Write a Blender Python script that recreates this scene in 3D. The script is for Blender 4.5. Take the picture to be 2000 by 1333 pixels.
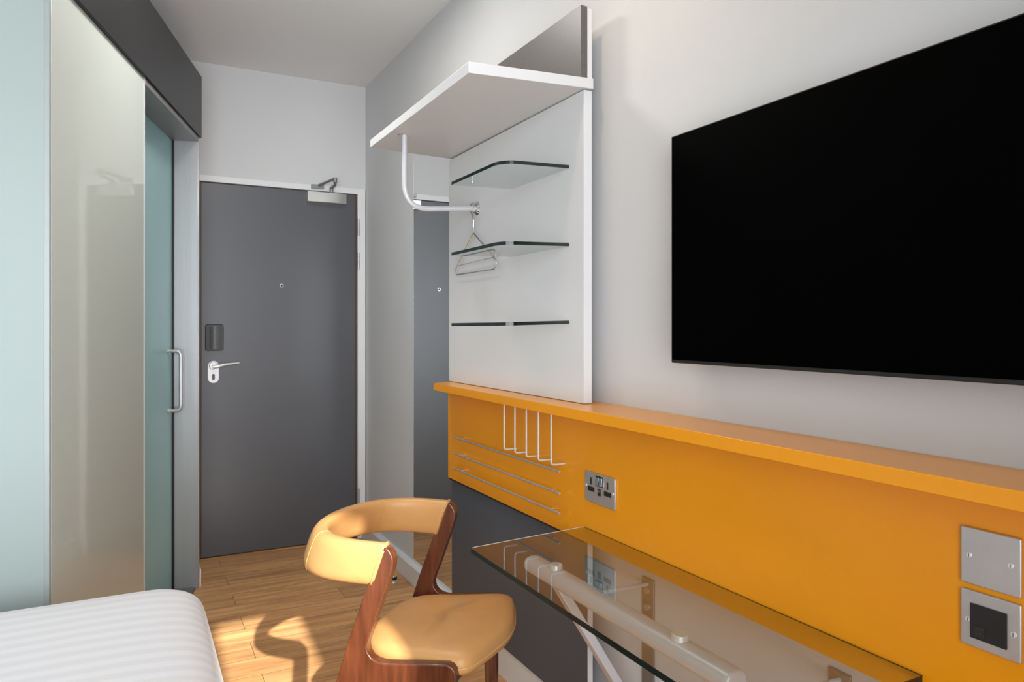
import bpy, bmesh, math, random
from mathutils import Vector, Matrix
random.seed(4)
scene = bpy.context.scene
for o in list(bpy.data.objects):
    bpy.data.objects.remove(o, do_unlink=True)
COL = scene.collection
R = math.radians

# ------------------------------------------------------------------ camera
cam_d = bpy.data.cameras.new('camera'); cam = bpy.data.objects.new('camera', cam_d); COL.objects.link(cam)
cam_d.sensor_fit = 'HORIZONTAL'; cam_d.sensor_width = 36.0; cam_d.lens = 25.578
cam_d.shift_y = -0.01325; cam_d.clip_start = 0.02
cam.location = (0, 0, 1.255); cam.rotation_euler = (R(90), 0, R(-27.6))
scene.camera = cam

# ------------------------------------------------------------------ world, sun, window light, exposure
w = bpy.data.worlds.new('sky'); scene.world = w; w.use_nodes = True
bg = w.node_tree.nodes['Background']; bg.inputs[0].default_value = (0.75, 0.86, 1.0, 1); bg.inputs[1].default_value = 0.8

sun_d = bpy.data.lights.new('sun', 'SUN'); sun = bpy.data.objects.new('sun', sun_d); COL.objects.link(sun)
sun_d.energy = 16.5; sun_d.angle = R(.75); sun_d.color = (1.0, 0.965, 0.90)
sun.location = (0.2, -3, 3)
sun.rotation_euler = Vector((0.032, 1.0, -0.577)).to_track_quat('-Z', 'Y').to_euler()

def area(name, loc, direction, sx, sy, power, color):
    d = bpy.data.lights.new(name, 'AREA'); o = bpy.data.objects.new(name, d); COL.objects.link(o)
    d.shape = 'RECTANGLE'; d.size = sx; d.size_y = sy; d.energy = power; d.color = color
    o.location = loc; o.rotation_euler = Vector(direction).to_track_quat('-Z', 'Z').to_euler()
    return o
wl = area('window_daylight', (-0.62, -0.53, 1.32), (0, 1, 0), 2.3, 1.9, 78, (0.92, 0.97, 1.04)); wl.data.spread = R(115)
area('entry_fill_light', (0.42, 2.62, 2.655), (0, 0, -1), .34, .34, 16, (1.0, .98, .96))  # added fill lamp, unseen, to brighten the deep end of the room

vs = scene.view_settings
scene.display_settings.display_device = 'sRGB'
vs.view_transform = 'Standard'; vs.look = 'None'; vs.gamma = 1.0; vs.exposure = -0.45; vs.use_curve_mapping = False

# ------------------------------------------------------------------ materials
def sl(r, g, b):
    def f(c):
        c /= 255.0
        return c/12.92 if c <= .04045 else ((c+.055)/1.055)**2.4
    return (f(r), f(g), f(b), 1)

def mat(name, col, rough=.5, metal=0.0, spec=.5, coat=0.0, coat_rough=.05, noise=None, bump=None, trans=0.0):
    m = bpy.data.materials.new(name); m.use_nodes = True
    nt = m.node_tree; b = nt.nodes['Principled BSDF']
    b.inputs['Base Color'].default_value = col; b.inputs['Roughness'].default_value = rough
    b.inputs['Metallic'].default_value = metal; b.inputs['Specular IOR Level'].default_value = spec
    b.inputs['Coat Weight'].default_value = coat; b.inputs['Coat Roughness'].default_value = coat_rough
    b.inputs['Transmission Weight'].default_value = trans
    tc = nt.nodes.new('ShaderNodeTexCoord')
    if noise:
        scale, amount = noise[0], noise[1]; st = noise[2] if len(noise) > 2 else (1, 1, 1)
        mp = nt.nodes.new('ShaderNodeMapping'); mp.inputs['Scale'].default_value = st
        n = nt.nodes.new('ShaderNodeTexNoise'); n.inputs['Scale'].default_value = scale; n.inputs['Detail'].default_value = 5
        rp = nt.nodes.new('ShaderNodeValToRGB')
        lo = tuple(c*(1-amount) for c in col[:3])+(1,); hi = tuple(min(1, c*(1+amount)) for c in col[:3])+(1,)
        rp.color_ramp.elements[0].color = lo; rp.color_ramp.elements[1].color = hi
        rp.color_ramp.elements[0].position = .3; rp.color_ramp.elements[1].position = .7
        nt.links.new(tc.outputs['Object'], mp.inputs[0]); nt.links.new(mp.outputs[0], n.inputs['Vector'])
        nt.links.new(n.outputs[0], rp.inputs[0]); nt.links.new(rp.outputs[0], b.inputs['Base Color'])
    if bump:
        scale, strength = bump[0], bump[1]; st = bump[2] if len(bump) > 2 else (1, 1, 1)
        mp2 = nt.nodes.new('ShaderNodeMapping'); mp2.inputs['Scale'].default_value = st
        n2 = nt.nodes.new('ShaderNodeTexNoise'); n2.inputs['Scale'].default_value = scale; n2.inputs['Detail'].default_value = 3
        bp = nt.nodes.new('ShaderNodeBump'); bp.inputs['Strength'].default_value = strength; bp.inputs['Distance'].default_value = .002
        nt.links.new(tc.outputs['Object'], mp2.inputs[0]); nt.links.new(mp2.outputs[0], n2.inputs['Vector'])
        nt.links.new(n2.outputs[0], bp.inputs['Height']); nt.links.new(bp.outputs[0], b.inputs['Normal'])
    return m

def pane_mat(name, tint, boost=1.6):
    """clear flat glass: straight-through with a tint, mirror reflection by Fresnel on the side the ray enters"""
    m = bpy.data.materials.new(name); m.use_nodes = True; nt = m.node_tree; nt.nodes.clear()
    out = nt.nodes.new('ShaderNodeOutputMaterial'); mix = nt.nodes.new('ShaderNodeMixShader')
    tr = nt.nodes.new('ShaderNodeBsdfTransparent'); tr.inputs[0].default_value = tint
    gl = nt.nodes.new('ShaderNodeBsdfGlossy'); gl.inputs['Roughness'].default_value = .015
    fr = nt.nodes.new('ShaderNodeFresnel'); fr.inputs['IOR'].default_value = 1.5
    geo = nt.nodes.new('ShaderNodeNewGeometry')
    inv = nt.nodes.new('ShaderNodeMath'); inv.operation = 'SUBTRACT'; inv.inputs[0].default_value = 1
    mul = nt.nodes.new('ShaderNodeMath'); mul.operation = 'MULTIPLY'
    mul2 = nt.nodes.new('ShaderNodeMath'); mul2.operation = 'MULTIPLY'; mul2.inputs[1].default_value = boost; mul2.use_clamp = True
    nt.links.new(geo.outputs['Backfacing'], inv.inputs[1]); nt.links.new(fr.outputs[0], mul.inputs[0])
    nt.links.new(inv.outputs[0], mul.inputs[1]); nt.links.new(mul.outputs[0], mul2.inputs[0])
    nt.links.new(mul2.outputs[0], mix.inputs[0]); nt.links.new(tr.outputs[0], mix.inputs[1]); nt.links.new(gl.outputs[0], mix.inputs[2])
    nt.links.new(mix.outputs[0], out.inputs[0])
    return m

M = {}
M['wall'] = mat('wall_paint', (.64, .64, .635, 1), .75, bump=(90, .08), noise=(2.5, .02))
M['ceiling'] = mat('ceiling_paint', (.82, .815, .805, 1), .8, bump=(60, .06))
M['white_trim'] = mat('white_gloss_paint', (.76, .765, .76, 1), .35, noise=(14, .02))
M['door_grey'] = mat('grey_door_laminate', (.074, .076, .085, 1), .40, spec=.75, noise=(3, .05), bump=(30, .05))
M['lipping'] = mat('brown_door_lipping', (.075, .04, .028, 1), .5, noise=(40, .2, (1, 1, .05)))
M['fascia'] = mat('charcoal_fascia_panel', (.012, .012, .0125, 1), .34, spec=.25, noise=(4, .03))
M['pod_glass'] = mat('greige_back_painted_glass', (.52, .565, .515, 1), .5, spec=.3, coat=1.0, coat_rough=.03, noise=(.9, .035))
M['pod_glass_pale'] = mat('pale_mint_back_painted_glass', (.29, .345, .327, 1), .6, spec=.2, coat=.12, coat_rough=.25, noise=(1.0, .02))
M['teal_glass'] = mat('frosted_teal_glass', (.29, .485, .50, 1), .55, spec=.25, coat=.12, coat_rough=.2, noise=(1.4, .03))
M['steel'] = mat('brushed_steel', (.58, .58, .585, 1), .34, metal=.72, bump=(150, .10, (1, 1, .02)), noise=(30, .05, (1, 1, .03)))
M['chrome'] = mat('polished_chrome', (.78, .78, .78, 1), .12, metal=1, noise=(20, .02))
M['satin'] = mat('satin_silver_paint', (.62, .62, .645, 1), .36, metal=.12, noise=(30, .02))
M['closer'] = mat('satin_aluminium', (.66, .65, .62, 1), .3, metal=.8, bump=(200, .06, (.02, 1, 1)), noise=(20, .03))
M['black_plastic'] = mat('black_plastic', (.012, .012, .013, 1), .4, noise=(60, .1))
M['dark_grey_plastic'] = mat('dark_grey_plastic', (.11, .11, .11, 1), .42, noise=(60, .1))
M['dark_steel'] = mat('dull_dark_steel', (.27, .265, .26, 1), .42, metal=.6, noise=(30, .05))
M['pane_edge'] = mat('grey_green_pane_edge', (.27, .30, .29, 1), .4, noise=(30, .03))
M['insert'] = mat('matt_black_insert', (.022, .022, .023, 1), .5, noise=(60, .1))
M['white_metal'] = mat('pale_satin_metal', (.78, .78, .77, 1), .3, metal=.25, noise=(50, .02))
M['board_white'] = mat('white_laminate', (.72, .725, .73, 1), .42, noise=(3, .012))
M['board_grey'] = mat('slate_grey_laminate', (.074, .088, .108, 1), .45, noise=(4, .04))
M['upstand'] = mat('warm_grey_laminate', (.115, .108, .102, 1), .38, noise=(80, .06), bump=(220, .05))
M['orange'] = mat('orange_lacquer', (.83, .318, .001, 1), .34, spec=.22, coat=.55, coat_rough=.3, noise=(2.5, .03))
M['tv_black'] = mat('television_screen_black', (.0, .0, .0, 1), .5, spec=.02)
M['tv_rim'] = mat('television_bezel', (.012, .012, .012, 1), .4, spec=.4)
M['leather'] = mat('tan_leather', (.54, .285, .100, 1), .40, spec=.45, noise=(7, .10), bump=(420, .18))
M['piping'] = mat('tan_leather_piping', (.60, .34, .12, 1), .45, noise=(60, .05))
M['teak'] = mat('red_brown_teak', (.105, .030, .012, 1), .30, spec=.5, coat=.5, coat_rough=.12, noise=(22, .38, (3, 3, .35)))
M['plate'] = mat('brushed_socket_plate', (.62, .62, .63, 1), .42, metal=.85, bump=(160, .06, (1, .03, 1)), noise=(20, .04))
M['mirror'] = mat('mirror_silver', (.80, .82, .81, 1), .0, metal=1)
M['mirror_edge'] = mat('chipped_mirror_edge_and_glint', (.72, .74, .72, 1), .3, noise=(90, .3))
M['glass'] = pane_mat('clear_shelf_glass', (.93, .96, .95, 1), 1.3)
M['glass_desk'] = pane_mat('clear_desk_glass', (.85, .88, .87, 1), 1.6)
M['glass_rim'] = mat('dark_green_glass_edge', (.006, .014, .012, 1), .12, spec=.6, noise=(30, .2))
M['curtain'] = mat('added_white_curtain', (.8, .79, .77, 1), .9, bump=(40, .2))
M['window_frame'] = mat('white_window_frame', (.7, .7, .7, 1), .4, noise=(10, .02))
M['lamp'] = bpy.data.materials.new('warm_lamp_glow'); M['lamp'].use_nodes = True
_b = M['lamp'].node_tree.nodes['Principled BSDF']; _b.inputs['Emission Color'].default_value = (1, .8, .6, 1); _b.inputs['Emission Strength'].default_value = 6

def wood_floor():
    m = bpy.data.materials.new('oak_plank_floor'); m.use_nodes = True; nt = m.node_tree; b = nt.nodes['Principled BSDF']
    tc = nt.nodes.new('ShaderNodeTexCoord'); mp = nt.nodes.new('ShaderNodeMapping')
    mp.inputs['Location'].default_value = (.37, .063, 0)
    br = nt.nodes.new('ShaderNodeTexBrick'); br.offset = .37; br.offset_frequency = 2
    br.inputs['Scale'].default_value = 1; br.inputs['Brick Width'].default_value = 1.25; br.inputs['Row Height'].default_value = .148
    br.inputs['Mortar Size'].default_value = .0011; br.inputs['Mortar Smooth'].default_value = .3; br.inputs['Bias'].default_value = 0
    br.inputs['Color1'].default_value = (0.12, 0, 0, 1); br.inputs['Color2'].default_value = (.88, 0, 0, 1); br.inputs['Mortar'].default_value = (0, 0, 0, 1)
    nt.links.new(tc.outputs['Object'], mp.inputs[0]); nt.links.new(mp.outputs[0], br.inputs['Vector'])
    mp2 = nt.nodes.new('ShaderNodeMapping'); mp2.inputs['Scale'].default_value = (1.4, 17, 1)
    nt.links.new(tc.outputs['Object'], mp2.inputs[0])
    # shift the grain per plank
    add = nt.nodes.new('ShaderNodeVectorMath'); add.operation = 'ADD'
    sc = nt.nodes.new('ShaderNodeVectorMath'); sc.operation = 'SCALE'; sc.inputs['Scale'].default_value = 7
    nt.links.new(br.outputs['Color'], sc.inputs[0]); nt.links.new(mp2.outputs[0], add.inputs[0]); nt.links.new(sc.outputs[0], add.inputs[1])
    n = nt.nodes.new('ShaderNodeTexNoise'); n.inputs['Scale'].default_value = 1.6; n.inputs['Detail'].default_value = 7; n.inputs['Roughness'].default_value = .62
    nt.links.new(add.outputs[0], n.inputs['Vector'])
    r = nt.nodes.new('ShaderNodeValToRGB'); e = r.color_ramp.elements
    e[0].position = .28; e[0].color = (.355, .162, .064, 1); e[1].position = .72; e[1].color = (.80, .445, .195, 1)
    x = e.new(.48); x.color = (.58, .298, .12, 1)
    nt.links.new(n.outputs[0], r.inputs[0])
    sep = nt.nodes.new('ShaderNodeSeparateColor'); nt.links.new(br.outputs['Color'], sep.inputs[0])
    mr = nt.nodes.new('ShaderNodeMapRange'); mr.inputs['To Min'].default_value = .80; mr.inputs['To Max'].default_value = 1.2
    nt.links.new(sep.outputs[0], mr.inputs['Value'])
    hs = nt.nodes.new('ShaderNodeHueSaturation'); nt.links.new(mr.outputs[0], hs.inputs['Value']); nt.links.new(r.outputs[0], hs.inputs['Color'])
    mx = nt.nodes.new('ShaderNodeMix'); mx.data_type = 'RGBA'
    nt.links.new(br.outputs['Fac'], mx.inputs['Factor']); nt.links.new(hs.outputs[0], mx.inputs[6]); mx.inputs[7].default_value = (.07, .035, .015, 1)
    nt.links.new(mx.outputs[2], b.inputs['Base Color'])
    b.inputs['Roughness'].default_value = .42; b.inputs['Specular IOR Level'].default_value = .4
    bp = nt.nodes.new('ShaderNodeBump'); bp.inputs['Strength'].default_value = .12; bp.inputs['Distance'].default_value = .001
    nt.links.new(n.outputs[0], bp.inputs['Height']); nt.links.new(bp.outputs[0], b.inputs['Normal'])
    return m
M['floor'] = wood_floor()

def stripe_sheet():
    m = bpy.data.materials.new('white_satin_stripe_cotton'); m.use_nodes = True; nt = m.node_tree; b = nt.nodes['Principled BSDF']
    tc = nt.nodes.new('ShaderNodeTexCoord'); sp = nt.nodes.new('ShaderNodeSeparateXYZ')
    wn = nt.nodes.new('ShaderNodeTexNoise'); wn.inputs['Scale'].default_value = 3; 
    nt.links.new(tc.outputs['Object'], sp.inputs[0]); nt.links.new(tc.outputs['Object'], wn.inputs['Vector'])
    ad = nt.nodes.new('ShaderNodeMath'); ad.operation = 'MULTIPLY_ADD'; ad.inputs[1].default_value = .018
    nt.links.new(wn.outputs[0], ad.inputs[0]); nt.links.new(sp.outputs[1], ad.inputs[2])
    mu = nt.nodes.new('ShaderNodeMath'); mu.operation = 'MULTIPLY'; mu.inputs[1].default_value = 2*math.pi/.047
    nt.links.new(ad.outputs[0], mu.inputs[0])
    si = nt.nodes.new('ShaderNodeMath'); si.operation = 'SINE'; nt.links.new(mu.outputs[0], si.inputs[0])
    mr = nt.nodes.new('ShaderNodeMapRange'); mr.inputs['From Min'].default_value = -.45; mr.inputs['From Max'].default_value = .45
    nt.links.new(si.outputs[0], mr.inputs['Value'])
    mx = nt.nodes.new('ShaderNodeMix'); mx.data_type = 'RGBA'
    nt.links.new(mr.outputs[0], mx.inputs['Factor']); mx.inputs[6].default_value = (.66, .66, .675, 1); mx.inputs[7].default_value = (.715, .715, .73, 1)
    nt.links.new(mx.outputs[2], b.inputs['Base Color'])
    b.inputs['Roughness'].default_value = .65; b.inputs['Sheen Weight'].default_value = .2
    n2 = nt.nodes.new('ShaderNodeTexNoise'); n2.inputs['Scale'].default_value = 500
    bp = nt.nodes.new('ShaderNodeBump'); bp.inputs['Strength'].default_value = .12; bp.inputs['Distance'].default_value = .001
    nt.links.new(tc.outputs['Object'], n2.inputs['Vector']); nt.links.new(n2.outputs[0], bp.inputs['Height']); nt.links.new(bp.outputs[0], b.inputs['Normal'])
    return m
M['sheet'] = stripe_sheet()

# ------------------------------------------------------------------ mesh helpers
class MB:
    def __init__(self): self.v = []; self.f = []; self.mi = []
    def add(self, vs_, fs_, mi=0):
        k = len(self.v); self.v += [tuple(p) for p in vs_]
        for f in fs_: self.f.append([i+k for i in f]); self.mi.append(mi)
        return self
    def box(self, x0, x1, y0, y1, z0, z1, mi=0):
        return self.add([(x0, y0, z0), (x1, y0, z0), (x1, y1, z0), (x0, y1, z0), (x0, y0, z1), (x1, y0, z1), (x1, y1, z1), (x0, y1, z1)],
                        [(0, 3, 2, 1), (4, 5, 6, 7), (0, 1, 5, 4), (1, 2, 6, 5), (2, 3, 7, 6), (3, 0, 4, 7)], mi)
    def obox(self, o, a, b, c, a0, a1, b0, b1, c0, c1, mi=0):
        o, a, b, c = map(Vector, (o, a, b, c))
        P = lambda i, j, k: o + a*i + b*j + c*k
        return self.add([P(a0, b0, c0), P(a1, b0, c0), P(a1, b1, c0), P(a0, b1, c0), P(a0, b0, c1), P(a1, b0, c1), P(a1, b1, c1), P(a0, b1, c1)],
                        [(0, 3, 2, 1), (4, 5, 6, 7), (0, 1, 5, 4), (1, 2, 6, 5), (2, 3, 7, 6), (3, 0, 4, 7)], mi)
    def prism(self, pts, fn, h0, h1, mi_cap=0, mi_side=0):
        """pts: 2-D outline; fn(a, b, h) -> 3-D"""
        n = len(pts)
        vv = [fn(a, b, h0) for a, b in pts] + [fn(a, b, h1) for a, b in pts]
        k = len(self.v); self.v += [tuple(p) for p in vv]
        self.f.append([k+i for i in reversed(range(n))]); self.mi.append(mi_cap)
        self.f.append([k+n+i for i in range(n)]); self.mi.append(mi_cap)
        for i in range(n):
            j = (i+1) % n; self.f.append([k+i, k+j, k+n+j, k+n+i]); self.mi.append(mi_side)
        return self
    def tube(self, path, r, seg=12, cap=True, mi=0):
        pts = [Vector(p) for p in path]; n = len(pts)
        rr = r if isinstance(r, (list, tuple)) else [r]*n
        rings = []; up = None
        for i, p in enumerate(pts):
            t = (pts[min(i+1, n-1)] - pts[max(i-1, 0)]).normalized()
            if up is None:
                up = Vector((0, 0, 1)) if abs(t.z) < .9 else Vector((1, 0, 0))
            s = t.cross(up).normalized(); up = s.cross(t).normalized()
            rings.append([p + (s*math.cos(2*math.pi*j/seg) + up*math.sin(2*math.pi*j/seg))*rr[i] for j in range(seg)])
        k = len(self.v)
        for ring in rings: self.v += [tuple(q) for q in ring]
        for i in range(n-1):
            for j in range(seg):
                j2 = (j+1) % seg
                self.f.append([k+i*seg+j, k+i*seg+j2, k+(i+1)*seg+j2, k+(i+1)*seg+j]); self.mi.append(mi)
        if cap:
            self.f.append([k+j for j in reversed(range(seg))]); self.mi.append(mi)
            self.f.append([k+(n-1)*seg+j for j in range(seg)]); self.mi.append(mi)
        return self
    def loft(self, rings, cap=True, closed=True, mi=0):
        seg = len(rings[0]); k = len(self.v)
        for ring in rings: self.v += [tuple(q) for q in ring]
        for i in range(len(rings)-1):
            for j in range(seg if closed else seg-1):
                j2 = (j+1) % seg
                self.f.append([k+i*seg+j, k+i*seg+j2, k+(i+1)*seg+j2, k+(i+1)*seg+j]); self.mi.append(mi)
        if cap:
            self.f.append([k+j for j in reversed(range(seg))]); self.mi.append(mi)
            self.f.append([k+(len(rings)-1)*seg+j for j in range(seg)]); self.mi.append(mi)
        return self
    def disc(self, c, axis, r, h, seg=24, mi=0, r2=None):
        c = Vector(c); a = Vector(axis).normalized()
        return self.tube([c, c+a*h], [r, r if r2 is None else r2], seg, True, mi)
    def build(self, name, mats, parent=None, bevel=0, seg=2, smooth=True, angle=35, subsurf=0, kind=None):
        me = bpy.data.meshes.new(name); me.from_pydata(self.v, [], self.f); me.validate()
        if not isinstance(mats, (list, tuple)): mats = [mats]
        for m in mats: me.materials.append(m)
        if len(mats) > 1:
            for p, i in zip(me.polygons, self.mi): p.material_index = i
        bm = bmesh.new(); bm.from_mesh(me); bmesh.ops.recalc_face_normals(bm, faces=bm.faces); bm.to_mesh(me); bm.free()
        if smooth:
            for p in me.polygons: p.use_smooth = True
            me.set_sharp_from_angle(angle=R(angle))
        o = bpy.data.objects.new(name, me); COL.objects.link(o)
        if bevel:
            md = o.modifiers.new('edge', 'BEVEL'); md.width = bevel; md.segments = seg; md.limit_method = 'ANGLE'; md.angle_limit = R(40)
            md.use_clamp_overlap = True; md.harden_normals = False
            for p in me.polygons: p.use_smooth = True
        if subsurf:
            md = o.modifiers.new('round', 'SUBSURF'); md.levels = subsurf; md.render_levels = subsurf
        if parent is not None:
            o.parent = parent
            bpy.context.view_layer.update()
            o.matrix_parent_inverse = parent.matrix_world.inverted()
        if kind: o['kind'] = kind
        return o

def tag(o, label, cat, group=None):
    o['label'] = label; o['category'] = cat
    if group: o['group'] = group
    return o
def thing(name, loc, label, cat, group=None):
    o = bpy.data.objects.new(name, None); COL.objects.link(o); o.location = loc; o.empty_display_size = .05
    bpy.context.view_layer.update()
    return tag(o, label, cat, group)
def setting(name, loc):
    o = bpy.data.objects.new(name, None); COL.objects.link(o); o.location = loc; o['kind'] = 'structure'; o.empty_display_size = .05
    bpy.context.view_layer.update()
    return o
def copy_tree(src, parent=None, shift=(0, 0, 0)):
    c = src.copy(); COL.objects.link(c)
    if parent is not None: c.parent = parent
    else: c.location = Vector(src.location) + Vector(shift)
    for ch in list(src.children): copy_tree(ch, c)
    return c
def part(o, label): o['label'] = label; return o
def rrect(cx, cy, wx, wy, r, seg=6):
    out = []
    for sx, sy, a0 in ((1, 1, 0), (-1, 1, 90), (-1, -1, 180), (1, -1, 270)):
        for i in range(seg+1):
            a = R(a0 + 90*i/seg)
            out.append((cx + sx*(wx/2-r) + r*math.cos(a), cy + sy*(wy/2-r) + r*math.sin(a)))
    return out
def catmull(pts, n=8):
    P = [Vector(p) for p in pts]; P = [P[0]*2-P[1]] + P + [P[-1]*2-P[-2]]; out = []
    for i in range(1, len(P)-2):
        for k in range(n):
            t = k/n; a, b, c, d = P[i-1], P[i], P[i+1], P[i+2]
            out.append(.5*((2*b) + (c-a)*t + (2*a-5*b+4*c-d)*t*t + (3*b-a-3*c+d)*t**3))
    out.append(P[-2]); return out
def bend(points, radius, n=7):
    """polyline with rounded corners"""
    P = [Vector(p) for p in points]; out = [P[0]]
    for i in range(1, len(P)-1):
        a, b, c = P[i-1], P[i], P[i+1]
        r = min(radius, (a-b).length*.49, (c-b).length*.49)
        s = b + (a-b).normalized()*r; e = b + (c-b).normalized()*r
        for k in range(n+1):
            t = k/n; out.append(s*(1-t)**2 + b*2*t*(1-t) + e*t*t)
    out.append(P[-1]); return out

# ------------------------------------------------------------------ room shell
XW, YF, ZC, XL, YB = 1.239, 4.263, 2.69, -2.25, -0.62
MB().box(XL-.1, XW+.1, YB-.1, YF+.4, -.1, 0).build('floor', M['floor'], smooth=False, kind='structure')
MB().box(XL-.1, XW+.1, YB-.1, YF+.4, ZC, ZC+.1).build('ceiling', M['ceiling'], smooth=False, kind='structure')
MB().box(XW, XW+.1, YB-.1, YF+.4, 0, ZC).build('wall_right', M['wall'], smooth=False, kind='structure')
MB().box(XL-.1, XL, YB-.1, YF+.4, 0, ZC).build('wall_left', M['wall'], smooth=False, kind='structure')
# end wall with the doorway
DX0, DX1, DZ = .322, 1.189, 2.046
m = MB(); m.box(XL, DX0-.045, YF, YF+.14, 0, ZC); m.box(DX0-.045, XW, YF, YF+.14, DZ+.034, ZC)
m.build('wall_end', M['wall'], smooth=False, kind='structure')
MB().box(DX0-.4, XW, YF+.16, YF+.2, 0, ZC).build('wall_corridor', M['board_grey'], smooth=False, kind='structure')
# window wall behind the camera
WX0, WX1, WZ0, WZ1 = -1.95, .517, .25, 2.345
m = MB(); m.box(XL, WX0, YB-.16, YB, 0, ZC); m.box(WX1, XW, YB-.16, YB, 0, ZC); m.box(WX0, WX1, YB-.16, YB, 0, WZ0); m.box(WX0, WX1, YB-.16, YB, WZ1, ZC)
m.build('wall_window', M['wall'], smooth=False, kind='structure')
win = setting('window_1', (-.7, YB-.1, WZ0))
m = MB()
for x in (WX0, -.9, .14): m.box(x, x+.045, YB-.13, YB-.08, WZ0, WZ1)
m.box(WX0, WX1, YB-.13, YB-.08, WZ0, WZ0+.05)
m.build('window_frame', M['window_frame'], win, smooth=False)
MB().box(WX0, WX1, YB-.11, YB-.10, WZ0+.05, WZ1).build('window_pane', pane_mat('window_glass', (.97, .98, .98, 1), 1.0), win, smooth=False)
# unseen curtain, added to narrow the sun to the gap on the right
m = MB(); n = 120; ring0 = []; ring1 = []
for i in range(n+1):
    x = WX0-.05 + (.092-WX0+.05)*i/n; y = YB+.035 + .02*math.sin(i*1.1)
    ring0.append((x, y, .03)); ring1.append((x, y, 2.45))
m.loft([ring0, ring1], cap=False, closed=False)
cur = m.build('curtain', M['curtain']); tag(cur, 'added pale curtain leaving a slit of sun, out of view behind the camera', 'curtain')
md = cur.modifiers.new('cloth', 'SOLIDIFY'); md.thickness = .002

# baseboard on the right wall
m = MB(); m.prism([(0, 0), (-.030, 0), (-.030, .088), (-.022, .098), (0, .1)], lambda a, b, h: (XW+a, h, b), 2.70, YF-.002)
m.build('baseboard_right', M['white_trim'], bevel=.002, kind='structure')

# ------------------------------------------------------------------ entry door
door = setting('door_1', (.755, YF, 0))
LF = YF+.004      # leaf face
m = MB(); m.box(DX0+.012, DX1-.012, LF, LF+.044, .006, DZ-.003); part(m.build('door_leaf', M['door_grey'], door, bevel=.001), 'dark grey door leaf')
m = MB(); m.box(DX0, DX0+.012, LF+.001, LF+.044, .006, DZ-.003); m.box(DX1-.012, DX1-.001, LF+.001, LF+.044, .006, DZ-.003)
part(m.build('door_lipping', M['lipping'], door, smooth=False), 'brown wooden edge of the door')
m = MB(); FY0, FY1 = YF-.014, YF+.06
m.prism([(DX0-.045, 0), (DX0-.001, 0), (DX0-.001, DZ), (DX1, DZ), (DX1, 0), (XW-.004, 0), (XW-.004, DZ+.034), (DX0-.045, DZ+.034)], lambda a, b, h: (a, h, b), FY0, FY1)
part(m.build('door_frame', M['white_trim'], door, bevel=.002), 'white painted door frame')
# lock box
m = MB(); m.prism(rrect(.399, 1.2, .092, .143, .010), lambda a, b, h: (a, LF-h, b), 0, .016)
lock = m.build('lock_case', M['black_plastic'], door, bevel=.003)
m = MB(); pr = []
for i in range(13):
    a = -1+2*i/12; pr.append((.402+.029*a, LF-.016-.012*(1-a*a)))
rings = [[(x, y, z) for x, y in pr] for z in (1.139, 1.262)]
m.loft(rings, cap=False, closed=False); m.add([(pr[0][0], LF-.012, 1.139), (pr[-1][0], LF-.012, 1.139)] + [(x, y, 1.139) for x, y in reversed(pr)], [list(range(15))])
m.add([(pr[0][0], LF-.012, 1.262), (pr[-1][0], LF-.012, 1.262)] + [(x, y, 1.262) for x, y in reversed(pr)], [list(range(15))])
m.build('lock_cover', M['dark_grey_plastic'], lock)
# lever handle on a pill-shaped plate
hx, hz = .394, 1.012
m = MB(); m.prism(rrect(hx, hz, .058, .122, .0285, 8), lambda a, b, h: (a, LF-h, b), 0, .008)
hp = m.build('handle_plate', M['white_metal'], door, bevel=.002)
m = MB(); m.disc((hx-.001, LF-.008, hz+.035), (0, -1, 0), .022, .012, 24, r2=.019); m.disc((hx-.001, LF-.02, hz+.035), (0, -1, 0), .010, .03, 16)
lp = [(hx-.006, LF-.052, hz+.03), (hx+.02, LF-.055, hz+.034), (hx+.05, LF-.056, hz+.041), (hx+.09, LF-.053, hz+.046), (hx+.128, LF-.048, hz+.049)]
m.tube(catmull(lp, 5), [.011-.0075*i/20 for i in range(21)], 12)
m.build('door_handle', M['white_metal'], hp)
m = MB(); m.prism(rrect(hx, hz-.027, .015, .034, .007, 5), lambda a, b, h: (a, LF-h, b), .006, .0095); m.build('keyhole', M['dark_grey_plastic'], hp)
m = MB(); m.disc((.754, LF, 1.493), (0, -1, 0), .011, .005, 20); ph = m.build('peephole', M['steel'], door, bevel=.001)
m = MB(); m.disc((.754, LF-.004, 1.493), (0, -1, 0), .0062, .0025, 16); m.build('peephole_lens', M['black_plastic'], ph)
for z0 in (1.80, 1.60, .20):
    m = MB()
    for k in range(4): m.disc((DX1+.003, FY0-.002, z0+.025*k), (0, 0, 1), .0058, .0235, 12)
    m.box(DX1+.001, DX1+.012, FY0-.001, FY0+.01, z0, z0+.098)
    m.build('hinge', M['steel'], door)
# closer: rounded body on the leaf, folded arm up to the frame
m = MB(); pr = [(0, 0)]
for i in range(11):
    a = i/10; pr.append((.052*min(1, 1.15*math.sin(a*math.pi/2)), 0 + 0))
prof = [(.890, LF), (.890, LF-.052), (1.06, LF-.056), (1.085, LF-.053), (1.105, LF-.044), (1.118, LF-.03), (1.122, LF)]
m.prism(prof, lambda a, b, h: (a, b, h), 1.976, 2.036); cl = m.build('door_closer', M['closer'], door, bevel=.003)
m = MB(); m.disc((1.030, LF-.03, 2.036), (0, 0, 1), .011, .034, 14); m.tube([(1.030, LF-.03, 2.066), (1.036, LF-.09, 2.074), (1.021, LF-.155, 2.086)], .0085, 8)
m.disc((1.021, LF-.155, 2.076), (0, 0, 1), .011, .026, 14); m.tube([(1.021, LF-.155, 2.098), (.955, FY0-.015, 2.074)], .0075, 8)
m.box(.915, .985, FY0-.020, FY0-.0005, 2.056, 2.078)
m.build('closer_arm', M['dark_steel'], cl)

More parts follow.
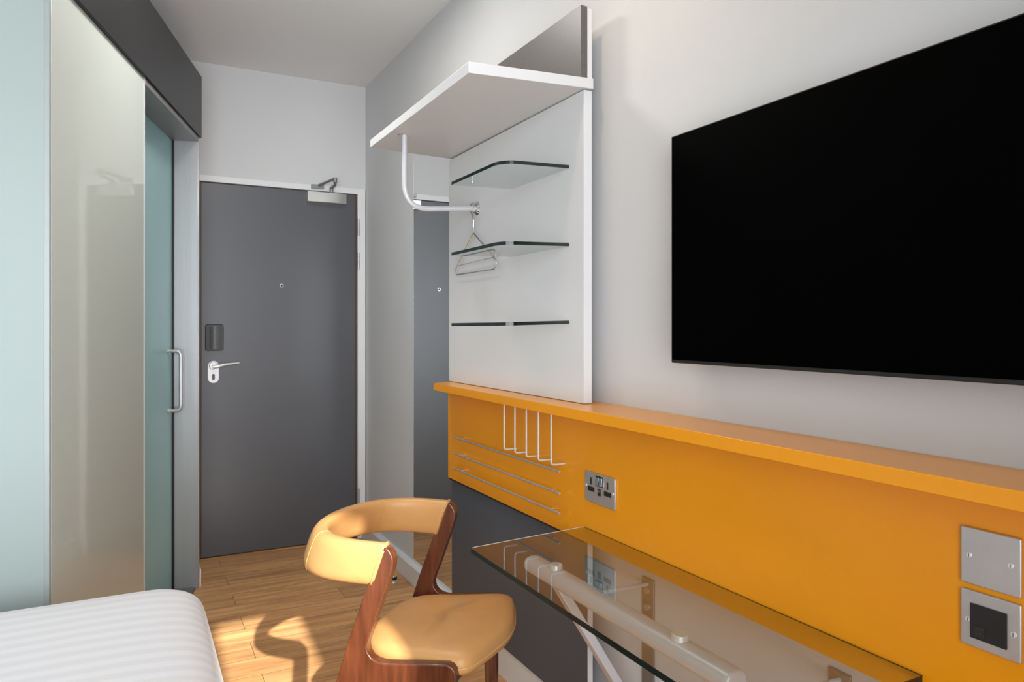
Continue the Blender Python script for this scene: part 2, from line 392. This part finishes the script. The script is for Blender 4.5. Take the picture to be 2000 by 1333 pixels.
# ------------------------------------------------------------------ bathroom pod on the left
P0 = Vector((.285, 3.80, 0)); T = Vector((-.2865, -.958, 0)); N = Vector((.958, -.2865, 0)); Z = Vector((0, 0, 1))
def pod_pt(t, n, z=0): return P0 + T*t + N*n + Z*z
GL, GR, GB = 1.65, .85, 1.65
# fascia along the pod, then returning along the bed side
C = pod_pt(1.65, 0)
m = MB(); m.obox(P0, T, N, Z, -.012, 1.662, -.16, 0.012, 2.17, 2.466)
m.build('trim_1', M['fascia'], bevel=.0015, kind='structure')
m = MB(); m.box(XL, C.x-.004, C.y-.012+.004, C.y+.16, 2.17, 2.466); m.build('trim_2', M['fascia'], bevel=.0015, kind='structure')
# lid
m = MB(); a = pod_pt(0, -.1); b = pod_pt(1.6, -.1)
m.prism([(a.x, a.y), (b.x, b.y), (XL, b.y), (XL, YF-.01), (.2, YF-.01)], lambda x, y, h: (x, y, h), 2.40, 2.46); m.build('wall_pod_lid', M['wall'], smooth=False, kind='structure')
# wall returning from the pod's corner to the end wall
m = MB(); m.box(.19, .278, 3.83, YF, 0, 2.466); m.build('wall_passage', M['board_grey'], smooth=False, kind='structure')
m = MB(); m.prism([(0, 0), (.020, 0), (.020, .085), (.010, .1), (0, .1)], lambda a, b, h: (.278+a, h, b), 3.812, YF-.02)
m.build('baseboard_passage', M['white_trim'], bevel=.002, kind='structure')
# fixed glass
m = MB(); m.obox(P0, T, N, Z, .856, 1.640, -.012, 0, .0, 2.17)
g = m.build('glass_partition', M['pod_glass'], bevel=.001); tag(g, 'greige back-painted glass panel mirroring the door, beside the teal sliding door', 'glass panel')
m = MB(); m.obox(P0, T, N, Z, .848, .856, -.014, .001, .0, 2.17); part(m.build('edge_strip', M['white_trim'], g), 'pale edge strip')
m = MB(); m.box(XL, C.x-.012, C.y, C.y+.012, .0, 2.17)
g2 = m.build('glass_partition', M['pod_glass_pale'], bevel=.001); tag(g2, 'pale mint frosted glass panel behind the bed', 'glass panel')
m = MB(); m.prism([(C.x-.012, C.y+.0005), (C.x-.001, C.y+.0005), tuple(pod_pt(1.6405, -.0005))[:2], tuple(pod_pt(1.6405, -.012))[:2], (C.x-.012, C.y+.012)], lambda x, y, h: (x, y, h), 0, 2.17)
part(m.build('corner_strip', M['pane_edge'], g2), 'grey corner strip')
# sliding door
sd = setting('door_2', pod_pt(.4, -.1))
m = MB(); m.obox(P0, T, N, Z, .012, .90, -.127, -.115, .012, 2.15); part(m.build('door_leaf', M['teal_glass'], sd, bevel=.001), 'frosted teal glass sliding leaf')
h0 = .088
path = bend([pod_pt(h0, -.116, 1.145), pod_pt(h0, -.058, 1.145), pod_pt(h0, -.058, .866), pod_pt(h0, -.116, .866)], .034)
m = MB(); m.tube(path, .0088, 14)
for z in (1.145, .866): m.tube([pod_pt(h0, -.115, z), pod_pt(h0, -.108, z)], .0125, 16)
m.build('door_handle', M['steel'], sd)
m = MB(); m.obox(P0, T, N, Z, -.02, .012, -.15, 0, 0, 2.17)           # reveal
m.obox(P0, T, N, Z, -.004, .012, 0, .004, 0, 2.17)
part(m.build('door_frame', M['steel'], sd, bevel=.0012), 'brushed steel jamb and head')
m = MB(); m.obox(P0, T, N, Z, .0125, .85, -.15, .003, 2.146, 2.1695); part(m.build('door_head', M['dark_steel'], sd, bevel=.001), 'darker steel head')
m = MB(); m.obox(P0, T, N, Z, .0125, .022, -.1145, -.105, .0, 2.147); m.build('jamb_shade_strip', M['black_plastic'], sd)  # black strip drawn in for the shadow beside the steel jamb
m = MB(); m.obox(P0, T, N, Z, .013, .85, -.15, -.01, 0, .01); m.build('threshold', M['dark_grey_plastic'], sd)
# dark inside of the pod behind the leaf
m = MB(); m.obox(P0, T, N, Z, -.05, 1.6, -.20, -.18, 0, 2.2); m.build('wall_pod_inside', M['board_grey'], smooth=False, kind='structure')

# ------------------------------------------------------------------ mirror
m = MB(); m.box(XW-.006, XW-.001, 2.70, 3.409, .1, 2.08)
mi = m.build('wall_mirror', M['mirror'], smooth=False); tag(mi, 'tall frameless mirror on the wall between the door corner and the wardrobe board', 'mirror')
m = MB(); m.box(XW-.0065, XW-.001, 3.409, 3.413, .1, 2.08); part(m.build('mirror_edge', M['mirror_edge'], mi), 'chipped pale edge')

# ------------------------------------------------------------------ open wardrobe board with shelves
wr = thing('open_wardrobe', (1.17, 2.28, 0), 'open wardrobe board with white hat shelf and grey foot, between mirror and television', 'wardrobe')
BX, BY0, BY1 = 1.160, 1.770, 2.780
m = MB(); m.box(BX, 1.188, BY0, BY1, 1.034, 1.944); part(m.build('back_board', M['board_white'], wr, bevel=.001), 'white upper board')
m = MB(); m.box(1.1725, 1.188, BY0, BY1, .115, 1.0); part(m.build('lower_board', M['board_grey'], wr, bevel=.001), 'slate grey lower board')
m = MB(); m.box(1.1605, 1.1722, BY0+.01, BY1-.002, .630, .6375); part(m.build('gap_shade_strip', M['black_plastic'], wr), 'black strip painted as the shade under the orange panel')  # black strip puts the gap's shade into colour below the orange panel
m = MB(); m.box(1.1725, 1.188, BY0-.004, BY0-.0002, .115, 1.0); part(m.build('edge_band', M['board_white'], wr), 'white edge band')
m = MB(); m.box(1.178, XW-.001, BY0+.01, BY1-.01, 0, .113); part(m.build('plinth', M['white_trim'], wr), 'white plinth under the grey board')
m = MB(); m.box(1.150, 1.172, BY0, BY1, 1.978, 2.188); part(m.build('upstand', M['upstand'], wr, bevel=.001), 'dark grey upstand above the hat shelf')
m = MB(); m.box(1.1725, 1.188, BY0-.001, BY1, 1.978, 2.182); part(m.build('upstand_backing', M['board_white'], wr, bevel=.001), 'white backing of the upstand')
# hat shelf, drooping a little at its near front corner
A = {'nf': (.784, 1.745, 1.924), 'nb': (1.188, 1.762, 1.948), 'fb': (1.188, BY1, 1.951), 'ff': (.827, BY1, 1.959)}
bot = [Vector(A[k]) for k in ('nf', 'nb', 'fb', 'ff')]; top = [p + Vector((0, 0, .030)) for p in bot]
m = MB(); m.add(bot+top, [(0, 3, 2, 1), (4, 5, 6, 7), (0, 1, 5, 4), (1, 2, 6, 5), (2, 3, 7, 6), (3, 0, 4, 7)])
part(m.build('hat_shelf', M['board_white'], wr, bevel=.0012), 'white hat shelf')
# glass shelves
def glass_shelf(z, lab):
    x0, x1, y0, y1 = .934, BX-.0005, 1.850, 2.217
    o2 = [(x1, y0), (x1, y1), (x0, y1)]
    r = .05
    for i in range(8):
        a = R(180 + 90*i/7); o2.append((x0+r+r*math.cos(a), y0+r+r*math.sin(a)))
    droop = lambda x: -(x1-x)*.028
    m = MB(); m.prism(o2, lambda a, b, h: (a, b, z+droop(a)+h), 0, .010, 0, 1); m.mi[2] = m.mi[3] = 0
    return part(m.build('glass_shelf', [M['glass'], M['glass_rim']], wr, smooth=False), lab)
glass_shelf(1.731, 'topmost glass shelf'); glass_shelf(1.498, 'middle glass shelf'); glass_shelf(1.2655, 'lowest glass shelf at eye level')
# hanging rail
ry = 2.505; zs = 1.949
path = bend([(.872, ry, zs), (.872, ry, 1.682), (BX, ry, 1.706)], .095, 12)
m = MB(); m.tube(path, .0098, 16); rail = part(m.build('hanging_rail', M['satin'], wr), 'bent silver hanging rail')
m = MB(); m.disc((.872, ry, zs+.003), (0, 0, -1), .027, .006, 24, r2=.022); m.build('rail_flange', M['chrome'], rail)
m = MB(); m.disc((BX, ry, 1.706), (-1, 0, 0), .027, .008, 24, r2=.020); m.build('rail_flange', M['chrome'], rail)

# hanger
hxp = 1.140
hg = thing('clothes_hanger', (hxp, 2.49, 1.47), 'chrome wire clothes hanger hooked on the silver rail by the wardrobe board', 'hanger')
hz1 = 1.706
hook = [(hxp-.004, ry-.030, hz1-.012)]
for i in range(13):
    a = R(205 - 255*i/12); hook.append((hxp, ry+.0155*math.cos(a)-.001, hz1+.004+.0155*math.sin(a)))
hook = [(hxp, ry-.018, hz1-.016)] + [(hxp, ry+.0175*math.cos(R(180-a)), hz1+.0175*math.sin(R(180-a))) for a in range(0, 241, 20)]
hook += [(hxp, ry-.004, hz1-.030), (hxp, ry-.012, hz1-.045), (hxp, ry-.010, hz1-.07), (hxp, ry-.012, 1.612)]
m = MB(); m.tube(catmull(hook, 4), .0030, 10); m.build('hook', M['chrome'], hg)
apx = (hxp, ry-.012, 1.612); y0, y1 = 2.305, 2.660
m = MB()
body = bend([(hxp, y0+.012, 1.505), apx, (hxp, y1, 1.488), (hxp, y1+.002, 1.463), (hxp, y0+.002, 1.463), (hxp, y0-.006, 1.490), (hxp, y0+.012, 1.505)], .012, 6)
m.tube(body, .0032, 10)
m.tube([(hxp, y0+.012, 1.505), (hxp, y1-.02, 1.499)], .0022, 8)
m.build('hanger_frame', M['chrome'], hg)

# ------------------------------------------------------------------ orange ledge and panel
ob = thing('ledge_panel', (1.16, 1.3, .64), 'long orange lacquered wall panel with a shallow ledge along its top', 'panel')
m = MB(); m.box(1.155, 1.1715, -.35, 2.778, .638, 1.004); m.build('panel', M['orange'], ob, bevel=.001)
m = MB(); m.prism([(1.069, -.35), (XW-.001, -.35), (XW-.001, 2.74), (1.160, 2.775), (1.069, 2.722)], lambda x, y, h: (x, y, h), 1.004, 1.0325); m.build('ledge', M['orange'], ob, bevel=.0015)
for y in (2.70, 1.20, -.30):
    m = MB(); m.box(1.1885 if y > 2 else 1.1715, XW-.001, y, y+.05, .70, 1.0); m.build('batten', M['dark_grey_plastic'], ob)
for z in (.822, .757, .697):
    m = MB(); m.tube([(1.137, 1.866, z), (1.137, 2.676, z-.004)], .0036, 10)
    for y in (1.93, 2.61): m.tube([(1.156, y, z-.002), (1.137, y, z-.002)], .0028, 8)
    part(m.build('rod', M['plate'], ob), 'slim metal magazine rod')
for k in range(5):
    y = 1.867 + .0772*k
    m = MB(); m.tube(bend([(1.108, y, 1.006), (1.108, y, .845), (1.156, y, .845)], .010, 6), .0027, 10)
    part(m.build('wire_hook', M['satin'], ob), 'bent wire letter hook')

# sockets and plates
def screw(parent, y, z, x):
    m = MB(); m.disc((x, y, z), (-1, 0, 0), .0042, .0018, 16, r2=.0036); s = m.build('screw', M['white_metal'], parent)
    m = MB(); m.box(x-.0022, x-.0016, y-.0006, y+.0006, z-.003, z+.003); m.build('screw_slot', M['dark_grey_plastic'], s)
PX = 1.155
def plate(name, y0, y1, z0, z1, label, cat):
    m = MB(); m.prism(rrect((y0+y1)/2, (z0+z1)/2, y1-y0, z1-z0, .003, 3), lambda a, b, h: (PX-h, a, b), .0002, .006)
    return tag(m.build(name, M['plate'], bevel=.0022, seg=3), label, cat)
s = plate('power_socket', 1.603, 1.749, .7615, .8475, 'brushed metal double power socket with two switches on the orange panel', 'socket')
fx = PX-.006; cy = 1.676
def inset(parent, name, y0, y1, z0, z1, mt, d=.0008, r=.001):
    m = MB(); m.prism(rrect((y0+y1)/2, (z0+z1)/2, y1-y0, z1-z0, r, 2), lambda a, b, h: (fx-h, a, b), -.001, d); return m.build(name, mt, parent)
for c in (cy+.040, cy-.040):
    inset(s, 'earth_slot', c-.0033, c+.0033, .812, .832, M['black_plastic'])
    inset(s, 'pin_slot', c-.0165, c+.0165, .793, .806, M['black_plastic'])
for c in (cy+.0085, cy-.0085):
    inset(s, 'switch_surround', c-.0085, c+.0085, .812, .8415, M['black_plastic'])
    m = MB(); m.add([(fx-.001, c-.0065, .815), (fx-.001, c+.0065, .815), (fx-.001, c+.0065, .8375), (fx-.001, c-.0065, .8375),
                     (fx-.0045, c-.0065, .815), (fx-.0045, c+.0065, .815), (fx-.0022, c+.0065, .8375), (fx-.0022, c-.0065, .8375)],
                    [(0, 3, 2, 1), (4, 5, 6, 7), (0, 1, 5, 4), (1, 2, 6, 5), (2, 3, 7, 6), (3, 0, 4, 7)])
    m.build('switch', M['chrome'], s, bevel=.0006)
inset(s, 'usb_port', cy-.0075, cy+.0075, .787, .807, M['black_plastic']); inset(s, 'usb_tongue', cy-.005, cy+.005, .797, .803, M['dark_grey_plastic'], .0012)
screw(s, cy+.0655, .806, fx); screw(s, cy-.0655, .806, fx)
s = plate('blank_plate', .596, .684, .858, .946, 'plain brushed metal blanking plate with two screws, above the data socket', 'plate')
screw(s, .670, .903, fx); screw(s, .610, .903, fx)
s = plate('data_socket', .596, .684, .762, .849, 'brushed metal data socket with black insert, below the blanking plate', 'socket')
screw(s, .672, .803, fx); screw(s, .606, .803, fx)
ins = inset(s, 'insert', .615, .668, .777, .830, M['black_plastic'], .002)
m = MB(); m.box(fx-.0022, fx-.0018, .6415, .6425, .778, .829); m.build('insert_seam', M['insert'], ins)
m = MB(); m.box(fx-.0026, fx-.0015, .646, .661, .783, .797); m.box(fx-.0032, fx-.0022, .649, .658, .786, .791); m.build('port', M['insert'], ins)

# ------------------------------------------------------------------ television
tv = thing('television', (1.19, .92, 1.445), 'large black flat television switched off on the wall above the orange ledge', 'television')
m = MB(); m.box(1.166, 1.198, .420, 1.392, 1.169, 1.720); part(m.build('casing', M['tv_rim'], tv, bevel=.002), 'thin dark casing')
m = MB(); m.box(1.1646, 1.1662, .424, 1.3885, 1.177, 1.7165); part(m.build('screen', M['tv_black'], tv, smooth=False), 'black screen')
m = MB(); m.box(1.198, XW-.001, .75, 1.05, 1.32, 1.58); m.build('wall_mount', M['black_plastic'], tv)

# ------------------------------------------------------------------ glass desk
dk = thing('glass_desk', (.98, 1.25, 0), 'wall-hung clear glass desk on a silver rail under the orange panel', 'desk')
DY0, DY1, DX_0, DX_1 = .748, 1.745, .779, 1.153
m = MB(); m.prism([(DX_0, DY0), (DX_1, DY0), (DX_1, DY1+.015), (DX_0+.008, DY1-.018), (DX_0, DY1-.026)], lambda x, y, h: (x, y, h), .670, .682, 0, 1)
for k_ in (3, 4, 5): m.mi[k_] = 0      # polished clear back and far edges
m.box(DX_1-.0012, DX_1+.0002, DY0, DY1+.014, .6806, .6822, 1)
m.obox((DX_0+.008, DY1-.018, 0), (DX_1-DX_0-.008, .033, 0), (0, -1, 0), Z, 0, 1, -.0002, .0014, .6808, .6822, 2)  # pale strip painted as the highlight along the far glass edge
part(m.build('glass_top', [M['glass_desk'], M['glass_rim'], M['mirror_edge']], dk, smooth=False), 'clear glass top with dark green edge')
# flattened tube under the glass
rx = .930; prof = []
for i in range(24):
    a = 2*math.pi*i/24; prof.append((rx + .026*math.copysign(abs(math.cos(a))**.8, math.cos(a)), .638+.021*math.copysign(abs(math.sin(a))**.8, math.sin(a))))
m = MB(); m.prism(prof, lambda x, z, y: (x, y, z), .935, 1.665)
rl = m.build('support_rail', M['satin'], dk, bevel=.006, seg=3)
for y in (1.545, 1.085):
    m = MB(); m.disc((rx, y, .656), (0, 0, 1), .018, .0135, 24, r2=.0165); m.build('pad', M['white_metal'], rl, bevel=.001)
for y in (1.570, .970):
    br = thing('bracket', (XW, y, .3), '', '') if False else None
    m = MB(); m.box(XW-.006, XW-.0005, y-.025, y+.025, .02, .578); bp_ = part(m.build('wall_plate', M['dark_steel'], dk, bevel=.001), 'metal wall plate')
    for z in (.545, .50):
        m = MB(); m.disc((XW-.006, y, z), (-1, 0, 0), .009, .006, 12); m.build('bolt', M['steel'], bp_)
    m = MB(); m.tube([(XW-.006, y, .562), (.965, y, .566)], .0055, 10); part(m.build('tie_rod', M['satin'], dk), 'slim tie rod')
    m = MB(); dirv = (Vector((1.225, y, .17)) - Vector((.935, y, .632))); L_ = dirv.length; dirv.normalize(); side = Vector((0, 1, 0)); nn = dirv.cross(side)
    m.obox((.935, y, .632), dirv, side, nn, .005, L_, -.016, .016, -.011, .011); part(m.build('strut', M['satin'], dk, bevel=.002), 'diagonal silver strut')

# ------------------------------------------------------------------ chair
OC = Vector((.6957, 1.847, 0)); FD = Vector((.743, -.669, 0)); LD = Vector((.669, .743, 0)); L0 = .013
def ch(f, l, z): return OC + FD*f + LD*(l+L0) + Z*z
chair = thing('desk_chair', OC, 'mid-century chair with curved tan leather back and reddish wooden frame at the desk', 'chair')
prof = [(-.013, .727), (-.006, .728), (.002, .722), (.010, .710), (.013, .696), (.011, .678), (0, .645), (-.019, .592), (-.036, .545), (-.048, .515), (-.055, .496), (-.057, .484),
        (-.053, .470), (-.044, .459), (-.030, .4525), (-.012, .450), (.043, .4545), (.10, .460), (.148, .4645), (.160, .461), (.168, .452), (.171, .436), (.170, .420), (.160, .408),
        (.10, .400), (.02, .386), (-.045, .366), (-.085, .335), (-.112, .285), (-.150, .16), (-.198, 0), (-.238, 0), (-.190, .20), (-.140, .385), (-.105, .494), (-.081, .560), (-.055, .632), (-.036, .678), (-.022, .715)]
for sgn in (-1, 1):
    l0, l1 = (.213, .242) if sgn > 0 else (-.242, -.213)
    m = MB(); m.prism(prof, lambda f, z, h: ch(f, h, z), l0, l1)
    part(m.build('side_frame', M['teak'], chair, bevel=.009, seg=4), 'lambda-shaped wooden side frame')
    m = MB(); m.tube([ch(.118, sgn*.2275, .415), ch(.122, sgn*.2275, .25), ch(.128, sgn*.2285, 0)], [.0245, .021, .014], 16)
    m.build('leg', M['teak'], chair)
# cross rails under the seat
m = MB(); rg = []
for i in range(15):
    t = -1+2*i/14; l = .214*t; dz = -.035*(1-t*t)
    rg.append([ch(.105+.022*(1-t*t), l, .425), ch(.130+.022*(1-t*t), l, .425), ch(.130+.022*(1-t*t), l, .372+dz*.2+.02*(1-t*t)), ch(.105+.022*(1-t*t), l, .372+dz*.2+.02*(1-t*t))])
m.loft(rg); m.build('stretcher', M['teak'], chair, bevel=.003)
m = MB(); m.obox(OC+LD*L0, FD, LD, Z, -.105, -.08, -.214, .214, .375, .425); m.build('stretcher', M['teak'], chair, bevel=.003)
# seat cushion
half = [(-.128, 0), (-.126, .06), (-.116, .115), (-.088, .160), (-.045, .188), (.02, .203), (.085, .211), (.140, .2195), (.176, .217), (.198, .195), (.212, .155), (.228, .095), (.239, .045)]
outl = half + [(.242, 0)] + [(f, -l) for f, l in reversed(half[1:])]
outl = [(v.x, v.y) for v in catmull([Vector((a, b, 0)) for a, b in outl+[outl[0]]], 3)][:-1]
cf = .06
def seat_ring(s, z): return [ch(cf+(f-cf)*s, l*s, z + (.014*max(0, (f-.02)/.22)*1.0)) for f, l in outl]
m = MB(); m.loft([seat_ring(.90, .418), seat_ring(.985, .421), seat_ring(1.0, .430), seat_ring(1.0, .443), seat_ring(.985, .456), seat_ring(.95, .464), seat_ring(.86, .470), seat_ring(.70, .475), seat_ring(.5, .478), seat_ring(.25, .480), seat_ring(.05, .4805)])
st = part(m.build('seat', M['leather'], chair, angle=80), 'tan leather seat pad')
m = MB(); rr = [p for p in seat_ring(1.002, .4365)]; m.tube(rr+[rr[0]], .0022, 8, cap=False); m.build('piping', M['piping'], st)
# curved backrest
cp = [(-.024, .2225), (-.06, .2245), (-.11, .2235), (-.165, .212), (-.215, .182), (-.252, .135), (-.276, .075), (-.285, 0)]
cp = [Vector((f, l, 0)) for f, l in cp] + [Vector((f, -l, 0)) for f, l in reversed(cp[:-1])]
cp = catmull(cp, 6)
hh, th = .0515, .0235; sec = []
for i in range(28):
    a = 2*math.pi*i/28; c_, s_ = math.cos(a), math.sin(a)
    sec.append((th*math.copysign(abs(c_)**.75, c_), hh*math.copysign(abs(s_)**.55, s_)))
def band(i, k=1.0, inset_=1.0):
    p = cp[i]; t = (cp[min(i+1, len(cp)-1)] - cp[max(i-1, 0)]).normalized(); nrm = Vector((-t.y, t.x, 0)) * -1
    u = i/(len(cp)-1); rise = .004*math.sin(math.pi*u)
    out = []
    for a, b in sec:
        q = p + nrm*a*k*inset_; z = .682 + rise + b*k
        out.append(ch(q.x + .36*(z-.682), q.y, z))
    return out
m = MB(); rings = [band(0, .82)] + [band(i, 1.0 if 0 < i < len(cp)-1 else .97) for i in range(len(cp))] + [band(len(cp)-1, .82)]
m.loft(rings); bk = part(m.build('backrest', M['leather'], chair, angle=80), 'curved tan leather backrest band')
for i in (1, len(cp)-2):
    m = MB(); rr = band(i, 1.02); m.tube(rr+[rr[0]], .0021, 8, cap=False); m.build('piping', M['piping'], bk)
for i in (len(cp)//2-17, len(cp)//2+17):
    m = MB(); rr = band(i, 1.004); m.tube(rr+[rr[0]], .0012, 6, cap=False); m.build('seam', M['leather'], bk)

# ------------------------------------------------------------------ bed
bed = thing('bed', (-.85, 1.25, 0), 'bed made up with white satin-stripe linen beside the frosted glass panels', 'bed')
def bed_ring(x0, x1, y0, y1, r, z, seg=10):
    pts = []
    for sx, sy, a0 in ((1, 1, 0), (-1, 1, 90), (-1, -1, 180), (1, -1, 270)):
        cx = x1-r if sx > 0 else x0+r; cy = y1-r if sy > 0 else y0+r
        for i in range(seg+1):
            a = R(a0+90*i/seg); pts.append((cx+r*math.cos(a), cy+r*math.sin(a), z))
    return pts
bx0, bx1, by0, by1 = -1.85, .176, .42, 2.100
rings = []
prof = [(.004, .26), (.0, .42), (.004, .50), (.010, .541), (.022, .567), (.042, .588), (.070, .600), (.11, .607), (.2, .612), (.35, .613), (.6, .613)]
for ins_, z in prof: rings.append(bed_ring(bx0+ins_, bx1-ins_, by0+ins_, by1-ins_, max(.092-ins_*.15, .06), z))
m = MB(); m.loft(rings); part(m.build('duvet', M['sheet'], bed, angle=80, subsurf=1), 'white striped duvet cover')
m = MB(); m.box(bx0+.03, bx1-.03, by0+.03, by1-.03, .10, .262); m.build('bed_base', M['board_grey'], bed, bevel=.01)
for x in (bx0+.1, bx1-.14):
    for y in (by0+.1, by1-.14):
        m = MB(); m.disc((x, y, 0), (0, 0, 1), .022, .102, 12, r2=.028); m.build('leg', M['black_plastic'], bed)

# ------------------------------------------------------------------ doorstop, downlight
ds = thing('doorstop', (1.144, 3.449, 0), 'small chrome and black rubber doorstop on the floor by the baseboard', 'doorstop')
m = MB(); m.disc((1.144, 3.449, 0), (0, 0, 1), .021, .004, 24); m.tube([(1.144, 3.449, .004), (1.144, 3.449, .03)], [.015, .013], 20); m.build('base', M['chrome'], ds, bevel=.001)
m = MB(); m.tube([(1.144, 3.449, .011), (1.144, 3.449, .014), (1.144, 3.449, .024), (1.144, 3.449, .027)], [.013, .0175, .0175, .013], 20); m.build('rubber_ring', M['black_plastic'], ds)

cl_ = thing('added_ceiling_fill', (.42, 2.62, ZC), 'added square fill light on the ceiling, out of view above the entry passage', 'light')  # made-up fixture, out of view, that houses the entry fill
m = MB(); m.box(.22, .62, 2.42, 2.82, ZC-.03, ZC-.0005); m.build('housing', M['white_trim'], cl_, bevel=.004)
m = MB(); m.box(.245, .595, 2.445, 2.795, ZC-.033, ZC-.030); m.build('diffuser', M['lamp'], cl_, bevel=.001)
dl = thing('downlight', (.74, 1.55, ZC), 'small round recessed ceiling downlight above the wardrobe board', 'light')
m = MB(); n = 32
rings = [[(.74+r*math.cos(2*math.pi*i/n), 1.55+r*math.sin(2*math.pi*i/n), z) for i in range(n)] for r, z in ((.045, ZC-.001), (.045, ZC-.006), (.034, ZC-.006), (.030, ZC-.001))]
m.loft(rings, cap=False); m.build('trim_ring', M['white_trim'], dl)
m = MB(); m.disc((.74, 1.55, ZC-.0005), (0, 0, -1), .030, .001, 24); m.build('lamp', M['lamp'], dl)
d = bpy.data.lights.new('downlight_beam', 'SPOT'); o = bpy.data.objects.new('downlight_beam', d); COL.objects.link(o)
d.energy = 16; d.color = (1.0, .74, .5); d.spot_size = R(150); d.spot_blend = .8; d.shadow_soft_size = .03
o.location = (.74, 1.55, ZC-.02); o.rotation_euler = (0, 0, 0)
o.parent = dl; bpy.context.view_layer.update(); o.matrix_parent_inverse = dl.matrix_world.inverted()
